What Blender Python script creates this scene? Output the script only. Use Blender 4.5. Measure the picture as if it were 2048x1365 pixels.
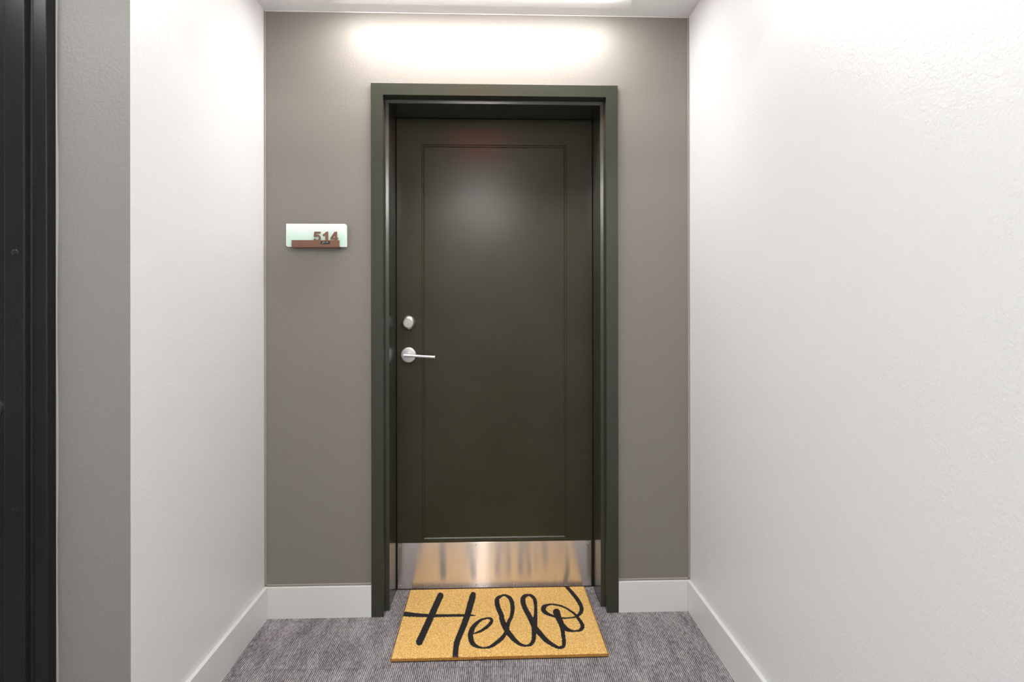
import bpy, bmesh, math, random
import numpy as np
from mathutils import Matrix, Vector
random.seed(7); rng = np.random.default_rng(7)
for o in list(bpy.data.objects): bpy.data.objects.remove(o)
S = bpy.context.scene; C = S.collection

# ------------------------------------------------------------------ camera
cam = bpy.data.cameras.new('camera'); cam.sensor_width = 36; cam.lens = 1208.1 / 2048 * 36
cam.shift_x = 0.0; cam.shift_y = (630.5 - 682.5) / 2048; cam.clip_start = 0.02
camo = bpy.data.objects.new('camera', cam); C.objects.link(camo); S.camera = camo
Rv = Vector((0.9993836, -0.0350704, -0.001586)); Uv = Vector((0.0015575, -0.0008404, 0.9999984)); Fv = Vector((0.0350717, 0.9993845, 0.0007853))
camo.matrix_world = Matrix(((Rv.x, Uv.x, -Fv.x, -0.0112), (Rv.y, Uv.y, -Fv.y, -2.4727), (Rv.z, Uv.z, -Fv.z, 1.2181), (0, 0, 0, 1)))
# ------------------------------------------------------------------ world, exposure
w = bpy.data.worlds.new('world'); S.world = w; w.use_nodes = True
w.node_tree.nodes['Background'].inputs[0].default_value = (0.02, 0.02, 0.02, 1)
S.view_settings.view_transform = 'Standard'; S.view_settings.look = 'None'
S.view_settings.exposure = 0.0; S.view_settings.gamma = 1.0; S.view_settings.use_curve_mapping = False
# strengths of the real luminaires built below
LAMP_ALCOVE = 42.0     # linear light on the alcove ceiling
LAMP_ROUND = 620.0     # small downlight behind the camera
LAMP_CORRIDOR = 15.0
LAMP_MOUTH = 90.0     # round corridor light just outside the alcove mouth    # large flush panels on the corridor ceiling
LAMP_EXIT = 5.0

# ------------------------------------------------------------------ dimensions (metres, back wall is y = 0)
XL, XR, H = -0.9248, 0.8106, 2.4529
YL = -0.907                      # corridor wall plane left of the alcove
YB = -4.45                       # far side of the corridor, behind the camera
XE = -4.2
BH, BT = 0.1254, 0.0143
JL, JR, JH, DD = -0.4305, 0.4462, 2.0963, 0.2231

# ------------------------------------------------------------------ materials
def mat(name, col, rough=0.5, metal=0.0, bump=None, spec=0.5):
    m = bpy.data.materials.new(name); m.use_nodes = True
    nt = m.node_tree; b = nt.nodes['Principled BSDF']
    b.inputs['Base Color'].default_value = (*col, 1); b.inputs['Roughness'].default_value = rough
    b.inputs['Metallic'].default_value = metal; b.inputs['Specular IOR Level'].default_value = spec
    if bump:
        scale, dist, strength = bump
        g = nt.nodes.new('ShaderNodeNewGeometry'); n = nt.nodes.new('ShaderNodeTexNoise')
        n.inputs['Scale'].default_value = scale; n.inputs['Detail'].default_value = 2
        nt.links.new(g.outputs['Position'], n.inputs['Vector'])
        bp = nt.nodes.new('ShaderNodeBump'); bp.inputs['Distance'].default_value = dist; bp.inputs['Strength'].default_value = strength
        nt.links.new(n.outputs['Fac'], bp.inputs['Height']); nt.links.new(bp.outputs['Normal'], b.inputs['Normal'])
    return m
def bsdf(m): return m.node_tree.nodes['Principled BSDF']
def vary(m, c1, c2, scale, stretch=(1, 1, 1), lo=0.35, hi=0.65, detail=3, coord='Position'):
    nt = m.node_tree
    g = nt.nodes.new('ShaderNodeNewGeometry'); mp = nt.nodes.new('ShaderNodeMapping')
    mp.inputs['Scale'].default_value = stretch
    n = nt.nodes.new('ShaderNodeTexNoise'); n.inputs['Scale'].default_value = scale; n.inputs['Detail'].default_value = detail
    r = nt.nodes.new('ShaderNodeValToRGB')
    r.color_ramp.elements[0].position = lo; r.color_ramp.elements[0].color = (*c1, 1)
    r.color_ramp.elements[1].position = hi; r.color_ramp.elements[1].color = (*c2, 1)
    nt.links.new(g.outputs['Position'], mp.inputs['Vector']); nt.links.new(mp.outputs['Vector'], n.inputs['Vector'])
    nt.links.new(n.outputs['Fac'], r.inputs['Fac']); nt.links.new(r.outputs['Color'], bsdf(m).inputs['Base Color'])
    return r
M = {}
M['white'] = mat('white_wall_paint', (0.785, 0.793, 0.797), 0.40, bump=(150, 0.0018, 0.6))
M['taupe'] = mat('taupe_wall_paint', (0.222, 0.206, 0.183), 0.42, bump=(130, 0.0016, 0.5))
M['grey'] = mat('grey_corridor_paint', (0.235, 0.228, 0.215), 0.42, bump=(130, 0.0016, 0.5))
M['ceil'] = mat('ceiling_paint', (0.86, 0.86, 0.86), 0.7)
M['base'] = mat('baseboard_paint', (0.76, 0.765, 0.745), 0.3, bump=(60, 0.0008, 0.15))
M['bead'] = mat('taupe_caulk', (0.36, 0.325, 0.285), 0.4)
M['greybead'] = mat('grey_caulk', (0.38, 0.37, 0.355), 0.4)
M['wbead'] = mat('white_caulk', (0.78, 0.77, 0.75), 0.4)
M['olive'] = mat('olive_door_paint', (0.043, 0.041, 0.024), 0.21, bump=(420, 0.0005, 0.33), spec=0.20)
vary(M['olive'], (0.038, 0.037, 0.021), (0.046, 0.045, 0.027), 3.0)
M['frame'] = mat('olive_frame_paint', (0.037, 0.040, 0.028), 0.22, bump=(300, 0.0006, 0.12), spec=0.5)
M['black'] = mat('black_metal_paint', (0.011, 0.011, 0.011), 0.25, bump=(300, 0.0004, 0.08), spec=0.35)
M['chrome'] = mat('satin_chrome', (0.66, 0.66, 0.67), 0.36, 1.0)
M['brass'] = mat('nickel_cylinder', (0.55, 0.52, 0.47), 0.35, 1.0)
M['dark'] = mat('dark_slot', (0.01, 0.01, 0.01), 0.6)
M['steel'] = mat('brushed_steel', (0.78, 0.72, 0.68), 0.215, 1.0)
bsdf(M['steel']).inputs['Anisotropic'].default_value = 1.0
nt = M['steel'].node_tree; cx = nt.nodes.new('ShaderNodeCombineXYZ'); cx.inputs[2].default_value = 1.0
nt.links.new(cx.outputs[0], bsdf(M['steel']).inputs['Tangent'])
# brushed grain: a second, long and narrow lobe across the brush lines
gl = nt.nodes.new('ShaderNodeBsdfAnisotropic'); gl.inputs['Color'].default_value = (0.78, 0.72, 0.68, 1); gl.inputs['Roughness'].default_value = 0.18
gl.inputs['Anisotropy'].default_value = -0.88; nt.links.new(cx.outputs[0], gl.inputs['Tangent'])
mx = nt.nodes.new('ShaderNodeMixShader'); mx.inputs[0].default_value = 0.28
nt.links.new(bsdf(M['steel']).outputs[0], mx.inputs[1]); nt.links.new(gl.outputs[0], mx.inputs[2])
nt.links.new(mx.outputs[0], nt.nodes['Material Output'].inputs['Surface'])
M['bronze'] = mat('bronze_sign_metal', (0.20, 0.095, 0.062), 0.38, 0.25)
M['rubber'] = mat('black_rubber', (0.010, 0.009, 0.008), 0.8)
M['tag'] = mat('black_braille_tag', (0.02, 0.016, 0.014), 0.4)
M['dot'] = mat('white_braille_dot', (0.8, 0.78, 0.75), 0.4)
M['trimwhite'] = mat('white_lamp_trim', (0.8, 0.8, 0.8), 0.4)
M['redbox'] = mat('exit_light_housing', (0.7, 0.7, 0.7), 0.4)
def emit(name, col, s):
    m = bpy.data.materials.new(name); m.use_nodes = True; b = bsdf(m)
    b.inputs['Base Color'].default_value = (*col, 1); b.inputs['Emission Color'].default_value = (*col, 1); b.inputs['Emission Strength'].default_value = s
    return m
M['lampA'] = emit('alcove_lamp_lens', (1.0, 0.98, 0.95), LAMP_ALCOVE)
M['lampD'] = emit('round_lamp_lens', (1.0, 0.97, 0.93), LAMP_ROUND)
M['lampM'] = emit('mouth_lamp_lens', (1.0, 0.985, 0.96), LAMP_MOUTH)
M['lampC'] = emit('corridor_lamp_lens', (1.0, 0.99, 0.975), LAMP_CORRIDOR)
M['lampE'] = emit('exit_light_lens', (1.0, 0.06, 0.04), LAMP_EXIT)
# frosted glass of the number sign: pale green, greener at the bottom, whiter towards the top
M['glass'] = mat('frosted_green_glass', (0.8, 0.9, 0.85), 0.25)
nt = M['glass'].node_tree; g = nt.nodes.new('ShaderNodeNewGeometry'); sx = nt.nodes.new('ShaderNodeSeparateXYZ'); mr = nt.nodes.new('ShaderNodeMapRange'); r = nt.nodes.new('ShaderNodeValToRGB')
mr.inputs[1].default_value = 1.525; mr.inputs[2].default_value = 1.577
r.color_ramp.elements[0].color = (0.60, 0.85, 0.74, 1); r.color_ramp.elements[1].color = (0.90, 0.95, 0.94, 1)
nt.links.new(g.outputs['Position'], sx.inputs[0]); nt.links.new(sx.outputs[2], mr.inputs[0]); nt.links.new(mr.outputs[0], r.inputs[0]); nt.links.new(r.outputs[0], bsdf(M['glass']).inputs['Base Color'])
bsdf(M['glass']).inputs['Subsurface Weight'].default_value = 0.0
M['glassrim'] = mat('polished_glass_rim', (0.90, 0.94, 0.93), 0.15)
# coir
M['coir'] = mat('yellow_coir', (0.75, 0.45, 0.12), 0.85)
vary(M['coir'], (0.66, 0.34, 0.075), (0.97, 0.68, 0.26), 230, lo=0.36, hi=0.62, detail=4)
M['coiredge'] = mat('amber_coir_rim', (0.62, 0.29, 0.05), 0.85)
vary(M['coiredge'], (0.42, 0.17, 0.025), (0.85, 0.47, 0.11), 300, lo=0.36, hi=0.62, detail=4)
M['coirblack'] = mat('black_coir', (0.012, 0.010, 0.010), 0.8)
vary(M['coirblack'], (0.006, 0.005, 0.005), (0.022, 0.020, 0.022), 400, lo=0.4, hi=0.7)
# ribbed loop carpet: ribs run away from the camera, each loop row flecked light and dark
def carpet():
    m = mat('ribbed_grey_carpet', (0.25, 0.24, 0.25), 0.95, spec=0.1); nt = m.node_tree; L = nt.links.new; N = nt.nodes.new
    g = N('ShaderNodeNewGeometry'); mp = N('ShaderNodeMapping'); mp.inputs['Rotation'].default_value = (0, 0, 0.02)
    L(g.outputs['Position'], mp.inputs['Vector'])
    wv = N('ShaderNodeTexWave'); wv.wave_type = 'BANDS'; wv.bands_direction = 'X'
    wv.inputs['Scale'].default_value = 2 * math.pi / 20 / 0.0068; wv.inputs['Distortion'].default_value = 0.15; wv.inputs['Detail'].default_value = 1; wv.inputs['Detail Scale'].default_value = 1.0
    L(mp.outputs[0], wv.inputs['Vector'])
    def noise(sx, sy, det=2):
        q = N('ShaderNodeMapping'); q.inputs['Scale'].default_value = (sx, sy, 1); L(mp.outputs[0], q.inputs['Vector'])
        n = N('ShaderNodeTexNoise'); n.inputs['Scale'].default_value = 1; n.inputs['Detail'].default_value = det; L(q.outputs[0], n.inputs['Vector']); return n
    fleck = noise(150, 45, 2); patch = noise(22, 5, 3)
    def math_(op, a, b):
        x = N('ShaderNodeMath'); x.operation = op
        for i, v in enumerate((a, b)):
            if isinstance(v, (int, float)): x.inputs[i].default_value = v
            else: L(v, x.inputs[i])
        return x.outputs[0]
    a = math_('MULTIPLY', wv.outputs['Fac'], 0.72)
    b = math_('MULTIPLY', math_('SUBTRACT', fleck.outputs['Fac'], 0.5), 1.15)
    c = math_('MULTIPLY', math_('SUBTRACT', patch.outputs['Fac'], 0.5), 0.8)
    t = math_('ADD', math_('ADD', a, b), math_('ADD', c, 0.13))
    r = N('ShaderNodeValToRGB'); e = r.color_ramp.elements
    e[0].position = 0.0; e[0].color = (0.085, 0.076, 0.082, 1); e[1].position = 1.0; e[1].color = (0.62, 0.59, 0.62, 1)
    k = e.new(0.5); k.color = (0.255, 0.235, 0.248, 1)
    L(t, r.inputs['Fac']); L(r.outputs['Color'], bsdf(m).inputs['Base Color'])
    bp = N('ShaderNodeBump'); bp.inputs['Distance'].default_value = 0.003; bp.inputs['Strength'].default_value = 0.6
    L(math_('ADD', wv.outputs['Fac'], fleck.outputs['Fac']), bp.inputs['Height']); L(bp.outputs['Normal'], bsdf(m).inputs['Normal'])
    return m
M['carpet'] = carpet()

# ------------------------------------------------------------------ mesh helpers
def obj(name, bm, m, parent=None, smooth=False, loc=None):
    me = bpy.data.meshes.new(name); bm.normal_update(); bm.to_mesh(me); bm.free()
    me.materials.append(M[m])
    if smooth:
        for p in me.polygons: p.use_smooth = True
        try: me.set_sharp_from_angle(angle=math.radians(35))
        except Exception: pass
    o = bpy.data.objects.new(name, me); C.objects.link(o)
    if parent: o.parent = parent
    if loc: o.location = loc
    return o
def box(bm, x0, x1, y0, y1, z0, z1, bev=0.0):
    r = bmesh.ops.create_cube(bm, size=1.0, matrix=Matrix.Translation(((x0+x1)/2, (y0+y1)/2, (z0+z1)/2)) @ Matrix.Diagonal((x1-x0, y1-y0, z1-z0, 1)))
    if bev:
        es = set(e for v in r['verts'] for e in v.link_edges)
        bmesh.ops.bevel(bm, geom=list(es), offset=bev, segments=2, affect='EDGES', profile=0.5)
    return bm
def B(*a, **k): return box(bmesh.new(), *a, **k)
def prism(bm, pts, y0, y1):                 # outline in x,z extruded along y (front at y0)
    f = [bm.verts.new((x, y0, z)) for x, z in pts]; b = [bm.verts.new((x, y1, z)) for x, z in pts]
    n = len(pts); bm.faces.new(f); bm.faces.new(b[::-1])
    for i in range(n): bm.faces.new((f[i], b[i], b[(i+1) % n], f[(i+1) % n]))
    bmesh.ops.recalc_face_normals(bm, faces=bm.faces[:])
    return bm
def lathe_y(bm, prof, cx, cz, n=40):        # prof = [(radius, y)], axis along y
    rings = []
    for r, y in prof:
        rings.append([bm.verts.new((cx + r*math.cos(t*2*math.pi/n), y, cz + r*math.sin(t*2*math.pi/n))) for t in range(n)])
    for a, b in zip(rings, rings[1:]):
        for i in range(n): bm.faces.new((a[i], a[(i+1) % n], b[(i+1) % n], b[i]))
    bm.faces.new(rings[0]); bm.faces.new(rings[-1])
    bmesh.ops.recalc_face_normals(bm, faces=bm.faces[:])
    return bm
def lathe_z(bm, prof, cx, cy, n=48):
    rings = []
    for r, z in prof:
        rings.append([bm.verts.new((cx + r*math.cos(t*2*math.pi/n), cy + r*math.sin(t*2*math.pi/n), z)) for t in range(n)])
    for a, b in zip(rings, rings[1:]):
        for i in range(n): bm.faces.new((a[i], a[(i+1) % n], b[(i+1) % n], b[i]))
    bm.faces.new(rings[0]); bm.faces.new(rings[-1])
    bmesh.ops.recalc_face_normals(bm, faces=bm.faces[:])
    return bm
def empty(name, loc=(0, 0, 0)):
    o = bpy.data.objects.new(name, None); C.objects.link(o); o.location = loc; o.empty_display_size = 0.05
    return o
def tag(o, label, cat, kind=None, group=None):
    o['label'] = label; o['category'] = cat
    if kind: o['kind'] = kind
    if group: o['group'] = group
    return o

# ------------------------------------------------------------------ setting: floor of carpet tiles
floor = tag(obj('floor', B(XE-.1, XR+.1, YB-.1, .30, -.12, -.008), 'rubber'), 'grey flecked ribbed carpet tiles covering the alcove floor', 'floor', 'structure')
T = 0.61; SEAM = -0.3765; ROT = -0.0125
bm = B(-T/2+.0002, T/2-.0002, -T/2+.0012, T/2-.0012, -.008, 0, bev=0.0010); tile = obj('carpet_tile', bm, 'carpet', floor)
bm0 = tile.data; first = True
for j in range(1, -7, -1):
    for i in range(-6, 2):
        x = 0.17 + i*T; y = SEAM + (j - .5)*T
        px = x*math.cos(ROT) - (y-SEAM)*math.sin(ROT); py = SEAM + x*math.sin(ROT) + (y-SEAM)*math.cos(ROT)
        if px < XE-.2: continue
        o = tile if first else tile.copy()
        if not first: C.objects.link(o); o.parent = floor
        first = False; o.location = (px, py, 0); o.rotation_euler = (0, 0, ROT)

# walls
bm = bmesh.new()
box(bm, XL-.10, JL-.03, 0, .29, -.02, H+.02); box(bm, JR+.03, XR+.10, 0, .29, -.02, H+.02); box(bm, JL-.03, JR+.03, 0, .29, JH+.03, H+.02)
tag(obj('wall_back', bm, 'taupe'), 'taupe painted back wall around the olive door', 'wall', 'structure')
tag(obj('wall_left', B(XL-.14, XL, YL+.0008, .0, -.02, H+.02), 'white'), 'white painted side wall left of the door alcove', 'wall', 'structure')
tag(obj('wall_right', B(XR, XR+.14, YB-.1, .0, -.02, H+.02), 'white'), 'long white painted wall right of the door', 'wall', 'structure')
FX0 = -1.99                                    # far side of the black door's opening
bm = bmesh.new()
box(bm, -1.135, XL-.0008, YL, YL+.13, -.02, H+.02); box(bm, -1.99-.067, -1.135, YL, YL+.13, 2.14, H+.02); box(bm, XE, -2.057, YL, YL+.13, -.02, H+.02)
tag(obj('wall_corridor', bm, 'grey'), 'grey taupe corridor wall strip between black door frame and white wall', 'wall', 'structure')
tag(obj('wall_front', B(XE, XR, YB-.12, YB, -.02, H+.02), 'white'), 'white corridor wall behind the viewer', 'wall', 'structure')
tag(obj('wall_end', B(XE-.12, XE, YB, YL, -.02, H+.02), 'white'), 'white wall at the far end of the corridor', 'wall', 'structure')
tag(obj('ceiling', B(XE-.1, XR+.1, YB-.1, .29, H, H+.1), 'ceil'), 'smooth white ceiling above the door alcove', 'ceiling', 'structure')

tag(obj('blocker_beam', B(XL, XR, -1.07, -.93, 2.20, H+.02), 'white'), 'added unseen white beam over the alcove mouth, hiding lamp reflections in the door', 'wall', 'structure')  # added out of view to keep corridor lamp reflections off the door
# caulk beads in the corners
def strip(name, label, bm, m): return tag(obj(name, bm, m), label, 'trim', 'structure')
g_ = 0.0008
strip('trim_1', 'thin taupe bead in the corner by the left white wall', B(XL+.0015, XL+.0075, -.004, -g_*0, BH+.008, H-.006, bev=0.0012), 'bead')
strip('trim_2', 'thin taupe bead in the corner by the right white wall', B(XR-.0075, XR-.0015, -.004, 0, BH+.008, H-.006, bev=0.0012), 'bead')
strip('trim_3', 'thin white bead between taupe wall and ceiling', B(XL+.002, XR-.002, -.004, 0, H-.0045, H-.0005, bev=0.001), 'wbead')
strip('trim_4', 'thin taupe bead on top of baseboard left of door', B(XL+.010, JL-.065, -.005, 0, BH+.0025, BH+.0085, bev=0.0014), 'bead')
strip('trim_5', 'thin taupe bead on top of baseboard right of door', B(JR+.065, XR-.010, -.005, 0, BH+.0025, BH+.0085, bev=0.0014), 'bead')
# baseboards
def bb(name, label, *a): return tag(obj(name, B(*a, bev=0.0016), 'base'), label, 'baseboard', 'structure')
bb('baseboard_back_left', 'pale grey baseboard on taupe wall left of the door', XL+BT, JL-.0645, -BT, 0, -.004, BH)
bb('baseboard_back_right', 'pale grey baseboard on taupe wall right of the door', JR+.0645, XR-BT, -BT, 0, -.004, BH)
bb('baseboard_left', 'pale grey baseboard along the left white wall', XL, XL+BT, YL-BT, -.0005, -.004, BH)
bb('baseboard_right', 'pale grey baseboard along the long right white wall', XR-BT, XR, YB, -.0005, -.004, BH)
bb('baseboard_corridor', 'pale grey baseboard under the corridor wall by black frame', -1.106, XL, YL-BT, YL, -.004, BH)

# ------------------------------------------------------------------ door frame (trim_6): profile swept with mitres
def sweep_frame(root, prof, x0, x1, zt, m, names=('side_jamb', 'head_jamb', 'side_jamb'), bev=0.0012):
    def ring(k):
        if k == 0: return [(x0-o, y, -.004) for o, y in prof]
        if k == 1: return [(x0-o, y, zt+o) for o, y in prof]
        if k == 2: return [(x1+o, y, zt+o) for o, y in prof]
        return [(x1+o, y, -.004) for o, y in prof]
    for s in range(3):
        bm = bmesh.new(); a = [bm.verts.new(p) for p in ring(s)]; b = [bm.verts.new(p) for p in ring(s+1)]
        n = len(prof); es = []
        for i in range(n): bm.faces.new((a[i], a[(i+1) % n], b[(i+1) % n], b[i]))
        bm.faces.new(a); bm.faces.new(b); bmesh.ops.recalc_face_normals(bm, faces=bm.faces[:])
        bm.edges.ensure_lookup_table()
        es = [e for e in bm.edges if (e.verts[0] in a) != (e.verts[1] in a)]
        bmesh.ops.bevel(bm, geom=es, offset=bev, segments=2, affect='EDGES', profile=0.5)
        obj(names[s], bm, m, root)
fr = tag(empty('trim_6', ((JL+JR)/2, 0, 0)), 'dark olive painted metal door frame around the apartment door', 'door frame', 'structure')
fr.location = (0, 0, 0)
sweep_frame(fr, [(0, .285), (0, .037), (.0142, .035), (.0150, -.016), (.0640, -.016), (.0640, -.0003), (.0297, -.0003), (.0297, .285)], JL, JR, JH, 'frame')
# soft rubber seal between jamb and door
obj('threshold', B(JL+.001, JR-.001, DD+.004, .285, -.004, .004), 'rubber', fr)

# ------------------------------------------------------------------ door_1
door = tag(empty('door_1', (0, DD, 0)), 'dark olive apartment door with steel kick plate and lever handle', 'door', 'structure')
door.location = (0, 0, 0)
DX0, DX1, DZ0, DZ1 = JL+.003, JR-.003, .006, JH-.003
PX0, PX1, PZ0, PZ1 = -.3172, .3287, .2167, 1.980
bm = bmesh.new()
DB = DD+.045
def loopv(x0, x1, z0, z1, y): return [bm.verts.new(p) for p in ((x0, y, z0), (x1, y, z0), (x1, y, z1), (x0, y, z1))]
s1, d1, s2, d2 = .0022, .0050, .0110, .0100
rings = [loopv(DX0, DX1, DZ0, DZ1, DB), loopv(DX0, DX1, DZ0, DZ1, DD), loopv(PX0, PX1, PZ0, PZ1, DD), loopv(PX0+s1, PX1-s1, PZ0+s1, PZ1-s1, DD+d1),
         loopv(PX0+s2-.0042, PX1-s2+.0042, PZ0+s2-.0042, PZ1-s2+.0042, DD+d1), loopv(PX0+s2, PX1-s2, PZ0+s2, PZ1-s2, DD+d2)]
for a, b in zip(rings, rings[1:]):
    for i in range(4): bm.faces.new((a[i], a[(i+1) % 4], b[(i+1) % 4], b[i]))
bm.faces.new(rings[0])
bmesh.ops.recalc_face_normals(bm, faces=bm.faces[:])
obj('door_leaf', bm, 'olive', door)
e_ = s2
bm = B(PX0+e_+.0002, PX1-e_-.0002, DD+d2-.0001, DD+d2+.004, PZ0+e_+.0002, PZ1-e_-.0002)
obj('door_panel', bm, 'olive', door)
# kick plate and its screws
KX0, KX1, KZ0, KZ1 = -.4258, .4368, .0060, .2085
KY = DD-.0016
kp = obj('kick_plate', B(KX0, KX1, KY, DD-.0001, KZ0, KZ1, bev=0.0003), 'steel', door)
sc = None
for zz in (KZ0+.014, KZ1-.012):
    for i in range(6):
        x = KX0 + .012 + i*(KX1-KX0-.024)/5
        if sc is None:
            sc = obj('screw', lathe_y(bmesh.new(), [(.0001, -.0012), (.0018, -.0010), (.0030, 0), (.0030, .0008)], 0, 0, 14), 'chrome', kp, True); o = sc
        else:
            o = sc.copy(); C.objects.link(o); o.parent = kp
        o.location = (x, KY, zz)
# deadbolt
bx_, bz_ = -.3762, 1.1865
db = obj('deadbolt', lathe_y(bmesh.new(), [(.0001, DD-.0215), (.0172, DD-.0215), (.0185, DD-.0245), (.0200, DD-.0246), (.0212, DD-.0242), (.0305, DD-.0120), (.0318, DD-.0085), (.0318, DD+.001)], bx_, bz_), 'chrome', door, True)
obj('lock_cylinder', lathe_y(bmesh.new(), [(.0001, DD-.0235), (.0152, DD-.0235), (.0160, DD-.0228), (.0160, DD-.020)], bx_, bz_, 32), 'brass', db, True)
obj('lock_plug', lathe_y(bmesh.new(), [(.0001, DD-.0255), (.0058, DD-.0255), (.0066, DD-.0245), (.0066, DD-.022)], bx_, bz_-.0045, 24), 'chrome', db, True)
obj('keyhole', B(bx_-.0008, bx_+.0008, DD-.0259, DD-.0240, bz_-.0098, bz_-.0005), 'dark', db)
# lever handle
hx, hz = -.3764, 1.0440
lv = obj('lever_handle', lathe_y(bmesh.new(), [(.0001, DD-.0105), (.0285, DD-.0103), (.0305, DD-.0101), (.0335, DD-.0088), (.0350, DD-.0055), (.0350, DD+.001)], hx, hz, 48), 'chrome', door, True)
obj('lever_neck', lathe_y(bmesh.new(), [(.0125, DD-.0500), (.0115, DD-.030), (.0125, DD-.0095)], hx, hz+.0006, 28), 'chrome', lv, True)
bm = bmesh.new(); prev = None
path = [(-.3900, 1.0450, .0064), (-.3800, 1.0447, .0068), (-.3500, 1.0430, .0062), (-.3100, 1.0405, .0058), (-.2750, 1.0382, .0060), (-.2540, 1.0370, .0064)]
rs = []
for x, z, h in path:
    d_ = .0075 if x < -.36 else .0060
    r = []
    for t in range(16):
        a = t*2*math.pi/16; ca, sa = math.cos(a), math.sin(a)
        r.append(bm.verts.new((x, DD-.0560 + d_*math.copysign(abs(ca)**.6, ca), z + h*math.copysign(abs(sa)**.6, sa))))
    rs.append(r)
for a, b in zip(rs, rs[1:]):
    for i in range(16): bm.faces.new((a[i], a[(i+1) % 16], b[(i+1) % 16], b[i]))
bm.faces.new(rs[0]); bm.faces.new(rs[-1]); bmesh.ops.recalc_face_normals(bm, faces=bm.faces[:])
obj('lever', bm, 'chrome', lv, True)

# ------------------------------------------------------------------ black corridor door at the left edge (door_2) and its frame
f2 = tag(empty('trim_7'), 'black metal door frame with screws at the left edge', 'door frame', 'structure')
prof = [(0, YL+.10), (0, YL-.045), (.0485, YL-.045), (.0535, YL-.028), (.0905, YL-.028), (.0945, YL-.0003), (.060, YL-.0003), (.060, YL+.10)]
sweep_frame(f2, prof, FX0, -1.2020, 2.075, 'black', bev=0.0026)
# uneven caulk line where frame meets taupe paint
bm = bmesh.new(); n = 90; vs = []
for k in range(n+1):
    z = BH + (2.16-BH)*k/n; e = .0022 + .0016*math.sin(k*.23) + random.uniform(-.0006, .0006)
    vs.append((bm.verts.new((-1.1078, YL-.0022, z)), bm.verts.new((-1.1078+max(.0008, e), YL-.0015, z)), bm.verts.new((-1.1078+max(.0008, e)+.0012, YL, z)), bm.verts.new((-1.1078, YL, z))))
for a, b in zip(vs, vs[1:]):
    for i in range(4): bm.faces.new((a[i], a[(i+1) % 4], b[(i+1) % 4], b[i]))
bmesh.ops.recalc_face_normals(bm, faces=bm.faces[:])
obj('caulk_line', bm, 'greybead', f2)
def cross_screw(x, y, z, parent):
    s = obj('screw', lathe_y(bmesh.new(), [(.0001, -.0010), (.0055, -.0012), (.0078, -.0004), (.0088, .0002), (.0088, .0010)], 0, 0, 24), 'black', parent, True, (x, y, z))
    bm = bmesh.new(); box(bm, -.0045, .0045, -.0018, -.0009, -.0007, .0007); box(bm, -.0007, .0007, -.0018, -.0009, -.0045, .0045)
    bmesh.ops.rotate(bm, verts=bm.verts[:], cent=(0, 0, 0), matrix=Matrix.Rotation(.35, 3, 'Y'))
    obj('screw_slot', bm, 'dark', s)
for z in (1.3736, .742, .11, 2.005): cross_screw(-1.1757, YL-.045, z, f2)
d2_ = tag(empty('door_2'), 'black corridor door just inside the left picture edge', 'door', 'structure')
obj('door_leaf', B(FX0+.003, -1.2075, YL-.030, YL+.015, .006, 2.072, bev=0.0015), 'black', d2_)
lv2 = obj('lever_handle', lathe_y(bmesh.new(), [(.0001, YL-.041), (.0300, YL-.0405), (.0335, YL-.039), (.0350, YL-.036), (.0350, YL-.0295)], -1.2545, .988, 48), 'chrome', d2_, True)
obj('lever', B(-1.375, -1.245, YL-.088, YL-.076, .981, .993, bev=0.004), 'chrome', lv2, True)
obj('lever_neck', lathe_y(bmesh.new(), [(.0115, YL-.080), (.0115, YL-.038)], -1.2545, .988, 24), 'chrome', lv2, True)

# ------------------------------------------------------------------ number sign
PXa, PXb, PZa, PZb = -.8278, -.5879, 1.4945, 1.5867
sg = tag(empty('room_number_sign', (0, 0, 0)), 'frosted glass room number sign reading 514 on taupe wall', 'sign')
def rounded(x0, x1, z0, z1, rr):            # radii bl, br, tr, tl
    pts = []
    for (cx_, cz_, r, a0) in ((x0, z0, rr[0], 180), (x1, z0, rr[1], 270), (x1, z1, rr[2], 0), (x0, z1, rr[3], 90)):
        sx = 1 if cx_ == x0 else -1; sz = 1 if cz_ == z0 else -1
        for k in range(7):
            a = math.radians(a0 + 90*k/6); pts.append((cx_ + sx*r + r*math.cos(a), cz_ + sz*r + r*math.sin(a)))
    return pts
rr = (.009, .002, .010, .002)
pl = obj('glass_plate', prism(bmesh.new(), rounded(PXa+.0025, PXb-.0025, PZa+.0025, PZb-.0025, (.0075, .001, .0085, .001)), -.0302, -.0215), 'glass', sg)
obj('glass_rim', prism(bmesh.new(), rounded(PXa, PXb, PZa, PZb, rr), -.0300, -.0220), 'glassrim', pl)
obj('mount_block', B(-.8050, -.6120, -.0220, -.0003, 1.4975, 1.5300), 'bronze', sg)
bar = obj('name_bar', B(-.8035, -.6157, -.0400, -.0302, 1.4930, 1.5200, bev=0.0006), 'bronze', sg)
obj('bar_lip', B(-.8020, -.6172, -.0400, -.0003, 1.4915, 1.4945, bev=0.0005), 'bronze', sg)
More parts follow.
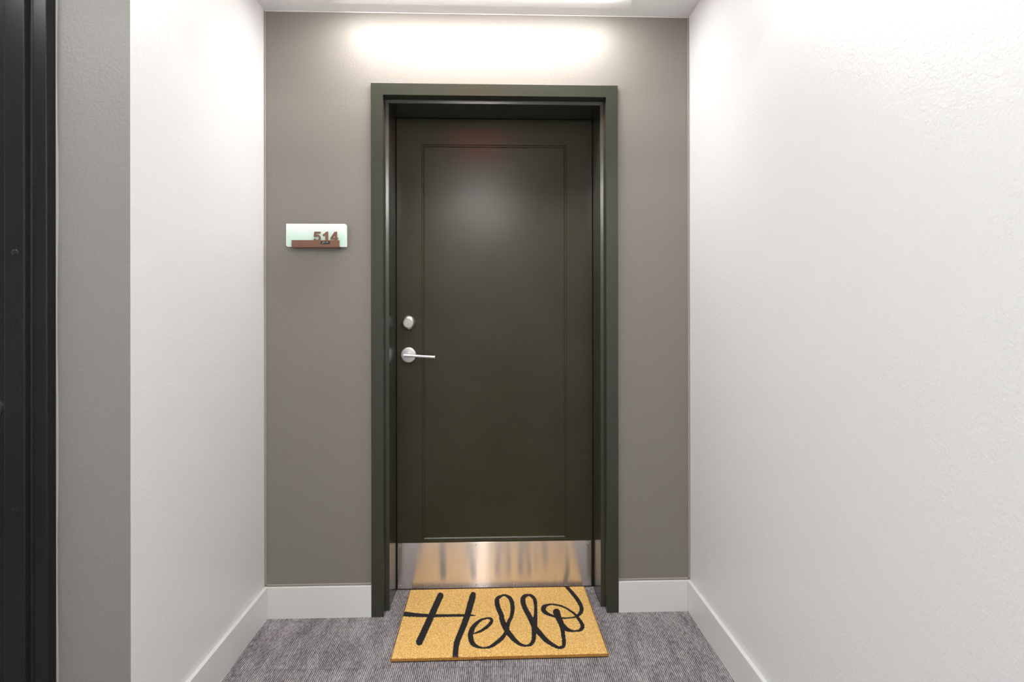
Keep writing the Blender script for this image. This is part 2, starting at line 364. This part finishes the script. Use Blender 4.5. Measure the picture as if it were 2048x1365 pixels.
# digits: outlines in sign pixels, baseline on the bar
q = .0001354; ox, oz = -.7186, 1.5188
def P(pts): return [(ox + (x-980)*q, oz + (600-z)*q) for x, z in pts]
five = [(1010, 340), (1190, 340), (1190, 390), (1062, 390), (1054, 436), (1085, 426), (1130, 430), (1172, 456), (1196, 505), (1193, 560), (1165, 604), (1165, 622), (1010, 622), (1010, 600), (985, 556), (1036, 540), (1052, 566), (1082, 580), (1112, 576), (1138, 550), (1142, 518), (1128, 486), (1096, 470), (1064, 476), (1042, 498), (990, 486)]
one = [(1352, 340), (1410, 340), (1410, 622), (1332, 622), (1332, 428), (1300, 450), (1258, 464), (1258, 420), (1310, 392)]
obj('digit', prism(bmesh.new(), P(five), -.0372, -.0318), 'bronze', sg)
obj('digit', prism(bmesh.new(), P(one), -.0372, -.0318), 'bronze', sg)
bm = bmesh.new()
prism(bm, P([(1604, 340), (1670, 340), (1670, 622), (1608, 622)]), -.0372, -.0318)
prism(bm, P([(1604, 340), (1620, 410), (1530, 515), (1478, 515)]), -.0371, -.0318)
prism(bm, P([(1478, 512), (1700, 512), (1700, 556), (1478, 556)]), -.0373, -.0318)
obj('digit', bm, 'bronze', sg)
tg = obj('braille_tag', B(-.6890, -.6514, -.0408, -.0399, 1.5042, 1.5158, bev=0.0003), 'tag', sg)
bm = bmesh.new()
for cell, dots in enumerate(([(1, 0), (1, 1), (1, 2), (0, 2)], [(0, 0), (1, 1)], [(0, 0)], [(0, 0), (1, 0), (1, 1)])):
    for cx_, rz_ in dots:
        bmesh.ops.create_icosphere(bm, subdivisions=1, radius=.00095, matrix=Matrix.Translation((-.6815 + cell*.0058 + cx_*.0023, -.0408, 1.5124 - rz_*.0023)))
dt = obj('braille_dots', bm, 'dot', tg); dt['kind'] = 'stuff'

# ------------------------------------------------------------------ door mat: coir pile, black Hello worked into the pile
MW, MD, MT = .766, .530, .0170
mt = tag(empty('door_mat', (.0188, -.0722, 0)), 'golden coir door mat with black script Hello before the door', 'door mat')
mt.rotation_euler = (0, 0, .006)
bm = B(-MW/2, MW/2, -MD/2, MD/2, .0002, .0042, bev=0.001); obj('mat_backing', bm, 'rubber', mt)
HM = np.array([[503.22513681, 397.04468631, 987.94674094], [8.18873002, 255.4547804, 1220.29195284], [0.01419564, 0.40451201, 1.0]])
A7 = lambda L: [(800+x/7.581, 1160+y/7.581, w_/7.581) for x, y, w_ in L]
A8 = lambda L: [(1000+x/7.582, 1160+y/7.582, w_/7.582) for x, y, w_ in L]
strokes = [
 A7([(612, 252, 95), (455, 600, 98), (292, 955, 105)]),
 A7([(1108, 232, 60), (1100, 270, 95), (1010, 580, 95), (930, 790, 90), (865, 950, 90), (845, 1070, 88), (838, 1240, 85)]),
 A7([(40, 526, 75), (120, 534, 72), (250, 545, 62), (450, 555, 50), (700, 553, 42), (950, 550, 38), (1080, 550, 28), (1150, 552, 8)]),
 A7([(1120, 828, 26), (1230, 785, 40), (1330, 715, 50), (1385, 650, 52), (1380, 605, 42), (1310, 594, 28), (1210, 632, 42), (1120, 715, 66), (1080, 800, 82), (1070, 880, 80), (1095, 965, 75), (1160, 1020, 52), (1260, 1045, 28), (1370, 1025, 45), (1470, 960, 60)])
 + A8([(30, 895, 62), (85, 815, 55), (110, 740, 60), (125, 665, 60), (170, 575, 56), (190, 470, 62), (185, 370, 66), (150, 290, 60), (90, 250, 36), (40, 246, 30)])
 + A7([(1550, 250, 34), (1482, 290, 60), (1470, 350, 75), (1490, 440, 75), (1540, 560, 75)])
 + A8([(25, 605, 76), (60, 690, 85), (110, 790, 85), (180, 880, 75), (260, 960, 58), (340, 1005, 40), (400, 1012, 32), (460, 995, 48), (503, 940, 62), (513, 860, 66), (520, 760, 80), (532, 640, 68), (540, 520, 54), (540, 400, 50), (525, 310, 56), (480, 256, 48), (430, 242, 36), (372, 262, 62), (347, 310, 76), (362, 400, 76), (420, 520, 76), (480, 630, 86), (530, 740, 86), (600, 820, 80), (680, 910, 75), (770, 980, 60), (850, 1025, 52), (910, 1040, 45), (958, 1020, 55), (970, 960, 60), (960, 860, 60), (945, 760, 66), (920, 660, 85), (880, 570, 98), (855, 500, 105)]),
 A8([(930, 660, 56), (990, 745, 70), (1060, 780, 48), (1140, 790, 25), (1210, 775, 45), (1250, 730, 60), (1240, 680, 56), (1190, 600, 46), (1120, 520, 34), (1000, 440, 28), (900, 400, 28), (800, 385, 26), (720, 392, 36), (667, 425, 70), (660, 470, 75), (700, 515, 55), (790, 555, 38), (900, 585, 28), (1000, 592, 24), (1110, 582, 25), (1190, 545, 46), (1235, 480, 62), (1225, 400, 60), (1160, 290, 58), (1060, 170, 52), (985, 90, 50)])]
def catmull(pts, n=5):
    p = np.array(pts); p = np.vstack([2*p[0]-p[1], p, 2*p[-1]-p[-2]]); out = []
    for i in range(1, len(p)-2):
        for t in np.linspace(0, 1, n, endpoint=False):
            a, b, c, d = p[i-1], p[i], p[i+1], p[i+2]
            out.append(.5*((2*b) + (c-a)*t + (2*a-5*b+4*c-d)*t*t + (3*b-a-3*c+d)*t**3))
    out.append(p[-2]); return np.array(out)
SEG = [catmull(s) for s in strokes]
def in_letters(lx, ly):                     # local mat coordinates -> lettering design coordinates
    c, s = math.cos(.006), math.sin(.006)
    X = .0188 + c*lx - s*ly; Y = -.0722 + s*lx + c*ly
    h = HM @ np.stack([X, Y, np.ones_like(X)]); u, v = h[0]/h[2], h[1]/h[2]
    best = np.full(X.shape, 1e9)
    for p in SEG:
        for a, b in zip(p, p[1:]):
            sel = (u > min(a[0], b[0])-9) & (u < max(a[0], b[0])+9) & (v > min(a[1], b[1])-9) & (v < max(a[1], b[1])+9)
            if not sel.any(): continue
            dx, dy = b[0]-a[0], b[1]-a[1]
            t = np.clip(((u[sel]-a[0])*dx + (v[sel]-a[1])*dy)/(dx*dx+dy*dy+1e-9), 0, 1)
            d = np.hypot(u[sel]-a[0]-t*dx, v[sel]-a[1]-t*dy) - .5*(a[2]+t*(b[2]-a[2]))
            best[sel] = np.minimum(best[sel], d)
    return best < 0
cell = .0020; nx, ny = int(MW/cell), int(MD/cell)
gx, gy = np.meshgrid(np.linspace(-MW/2, MW/2, nx+1), np.linspace(-MD/2, MD/2, ny+1))
edge = np.minimum(np.minimum(gx+MW/2, MW/2-gx), np.minimum(gy+MD/2, MD/2-gy))
gz = MT - .0022*rng.random(gx.shape) - .003*np.clip(1-edge/.005, 0, 1)**2
jx = gx + rng.uniform(-.0006, .0006, gx.shape); jy = gy + rng.uniform(-.0006, .0006, gx.shape)
V = np.stack([jx.ravel(), jy.ravel(), gz.ravel()], 1)
ii = np.arange((nx+1)*(ny+1)).reshape(ny+1, nx+1)
Fq = np.stack([ii[:-1, :-1].ravel(), ii[:-1, 1:].ravel(), ii[1:, 1:].ravel(), ii[1:, :-1].ravel()], 1)
cen = V[Fq].mean(1); lab = in_letters(cen[:, 0], cen[:, 1])
def fibres(px, py, z0, z1, lean, wd):       # thin upright bristles, one triangle each
    n = len(px); a = rng.uniform(0, 2*math.pi, n); l = lean*rng.random(n); b = rng.uniform(0, 2*math.pi, n)
    p0 = np.stack([px-wd*np.cos(a), py-wd*np.sin(a), np.full(n, z0)], 1); p1 = np.stack([px+wd*np.cos(a), py+wd*np.sin(a), np.full(n, z0)], 1)
    p2 = np.stack([px+l*np.cos(b), py+l*np.sin(b), z1], 1)
    return np.stack([p0, p1, p2], 1).reshape(-1, 3)
NF = 90000
fx = rng.uniform(-MW/2+.001, MW/2-.001, NF); fy = rng.uniform(-MD/2+.001, MD/2-.001, NF); fl = in_letters(fx, fy)
def build_pile(name, quads, fm, m, extra=None):
    used, inv = np.unique(quads, return_inverse=True); v = V[used]; fq = inv.reshape(-1, 4)
    fv = fibres(fx[fm], fy[fm], .008, MT + rng.uniform(-.001, .0016, fm.sum()), .0022, .00055)
    if extra is not None: fv = np.vstack([fv, extra])
    allv = np.vstack([v, fv]); nq = len(fq); ntri = len(fv)//3
    me = bpy.data.meshes.new(name); me.vertices.add(len(allv)); me.vertices.foreach_set('co', allv.ravel())
    loops = np.concatenate([fq.ravel(), np.arange(len(v), len(allv))]); me.loops.add(len(loops)); me.loops.foreach_set('vertex_index', loops.astype(np.int32))
    me.polygons.add(nq+ntri); st = np.concatenate([np.arange(nq)*4, nq*4+np.arange(ntri)*3]); me.polygons.foreach_set('loop_start', st.astype(np.int32))
    me.update(calc_edges=True); me.validate(); me.materials.append(M[m])
    o = bpy.data.objects.new(name, me); C.objects.link(o); o.parent = mt; return o
# bristles round the rim, leaning out
nE = 16000; s_ = rng.uniform(0, 2*(MW+MD), nE); ex = np.empty(nE); ey = np.empty(nE); nxv = np.zeros(nE); nyv = np.zeros(nE)
k = s_ < MW; ex[k] = s_[k]-MW/2; ey[k] = -MD/2; nyv[k] = -1
k = (s_ >= MW) & (s_ < 2*MW); ex[k] = s_[k]-MW-MW/2; ey[k] = MD/2; nyv[k] = 1
k = (s_ >= 2*MW) & (s_ < 2*MW+MD); ex[k] = -MW/2; ey[k] = s_[k]-2*MW-MD/2; nxv[k] = -1
k = s_ >= 2*MW+MD; ex[k] = MW/2; ey[k] = s_[k]-2*MW-MD-MD/2; nxv[k] = 1
ew = .0009; out = rng.uniform(-.0005, .0030, nE)
p0 = np.stack([ex - ew*np.abs(nyv), ey - ew*np.abs(nxv), np.full(nE, .0035)], 1); p1 = np.stack([ex + ew*np.abs(nyv), ey + ew*np.abs(nxv), np.full(nE, .0035)], 1)
p2 = np.stack([ex + out*nxv + rng.normal(0, .001, nE), ey + out*nyv + rng.normal(0, .001, nE), rng.uniform(.009, MT+.0005, nE)], 1)
extra = np.stack([p0, p1, p2], 1).reshape(-1, 3)
pile = build_pile('coir_pile', Fq[~lab], ~fl, 'coir'); pile['kind'] = 'stuff'
let = build_pile('hello_lettering', Fq[lab], fl, 'coirblack'); let['kind'] = 'stuff'; let['label'] = 'black brush-script Hello lettering'
bm = bmesh.new(); box(bm, -MW/2+.0006, MW/2-.0006, -MD/2+.0006, MD/2-.0006, .0042, .0125); obj('pile_core', bm, 'coiredge', mt)
me = bpy.data.meshes.new('rim_bristles'); me.from_pydata(extra.tolist(), [], np.arange(len(extra)).reshape(-1, 3).tolist()); me.materials.append(M['coiredge'])
o = bpy.data.objects.new('rim_bristles', me); C.objects.link(o); o.parent = mt; o['kind'] = 'stuff'

# ------------------------------------------------------------------ luminaires of the place
# four-foot linear fixture set across the alcove ceiling just in front of the door
t = tag(empty('linear_ceiling_light', (0, 0, 0)), 'long white linear ceiling light just in front of the door wall', 'ceiling light')
lx0, lx1, ly0, ly1 = -.657, .545, -.325, -.076
bm = bmesh.new()
for a in ((lx0, lx1, -.145, ly1), (lx0, lx1, ly0, -.255), (lx0, lx0+.045, -.255, -.145), (lx1-.045, lx1, -.255, -.145)): box(bm, *a, H-.007, H-.0003)
obj('lamp_frame', bm, 'trimwhite', t)
bm = bmesh.new(); cols = []
for x in (lx0+.045, lx1-.045):
    cols.append([bm.verts.new((x, -.205 + .055*math.cos(math.pi*k/14), H - .0060 - .018*math.sin(math.pi*k/14))) for k in range(15)])
for k in range(14): bm.faces.new((cols[0][k], cols[0][k+1], cols[1][k+1], cols[1][k]))
bm.faces.new(cols[0]); bm.faces.new(cols[1]); bm.faces.new((cols[0][0], cols[0][14], cols[1][14], cols[1][0]))
bmesh.ops.recalc_face_normals(bm, faces=bm.faces[:])
obj('lens', bm, 'lampA', t)
# round downlight farther back, the one mirrored in the kick plate
t = tag(empty('round_ceiling_light', (0, 0, 0)), 'small round downlight on the ceiling far behind the viewer', 'ceiling light')
r = .070; x, y = -.115, -3.62
obj('trim_ring', lathe_z(bmesh.new(), [(r+.014, H-.0003), (r+.014, H-.006), (r+.004, H-.010), (r+.001, H-.010)], x, y), 'trimwhite', t, True)
obj('lens', lathe_z(bmesh.new(), [(r, H-.009), (r*.98, H-.024), (r*.86, H-.043), (r*.6, H-.059), (r*.3, H-.067), (.001, H-.070)], x, y), 'lampD', t, True)
t = tag(empty('disc_ceiling_light', (0, 0, 0)), 'round corridor ceiling light just outside the added alcove beam', 'ceiling light')
r = .120; x, y = -.10, -1.72
obj('trim_ring', lathe_z(bmesh.new(), [(r+.016, H-.0003), (r+.016, H-.006), (r+.004, H-.010), (r+.001, H-.010)], x, y), 'trimwhite', t, True)
obj('lens', lathe_z(bmesh.new(), [(r, H-.0098), (r*.98, H-.0135), (.001, H-.0145)], x, y), 'lampM', t)
for k, (x, y) in enumerate(((-1.45, -1.90), (-3.2, -1.90))):
    t = tag(empty('corridor_ceiling_light', (0, 0, 0)), ('flush square corridor ceiling light nearest the alcove', 'flush square corridor ceiling light farther down the corridor')[k], 'ceiling light')
    hw, hd = .30, .30
    bm = bmesh.new()
    for a in ((x-hw-.02, x-hw, y-hd-.02, y+hd+.02), (x+hw, x+hw+.02, y-hd-.02, y+hd+.02), (x-hw, x+hw, y-hd-.02, y-hd), (x-hw, x+hw, y+hd, y+hd+.02)): box(bm, *a, H-.012, H-.0003)
    obj('lamp_frame', bm, 'trimwhite', t)
    obj('lens', B(x-hw, x+hw, y-hd, y+hd, H-.009, H-.0005), 'lampC', t)
xs = tag(empty('exit_light', (0, 0, 0)), 'red lit sign box on the added beam over the alcove mouth', 'sign')
obj('housing', B(-.235, .065, -.9298, -.905, 2.215, 2.385, bev=.004), 'redbox', xs)
obj('red_lens', B(-.215, .045, -.906, -.902, 2.23, 2.37), 'lampE', xs)
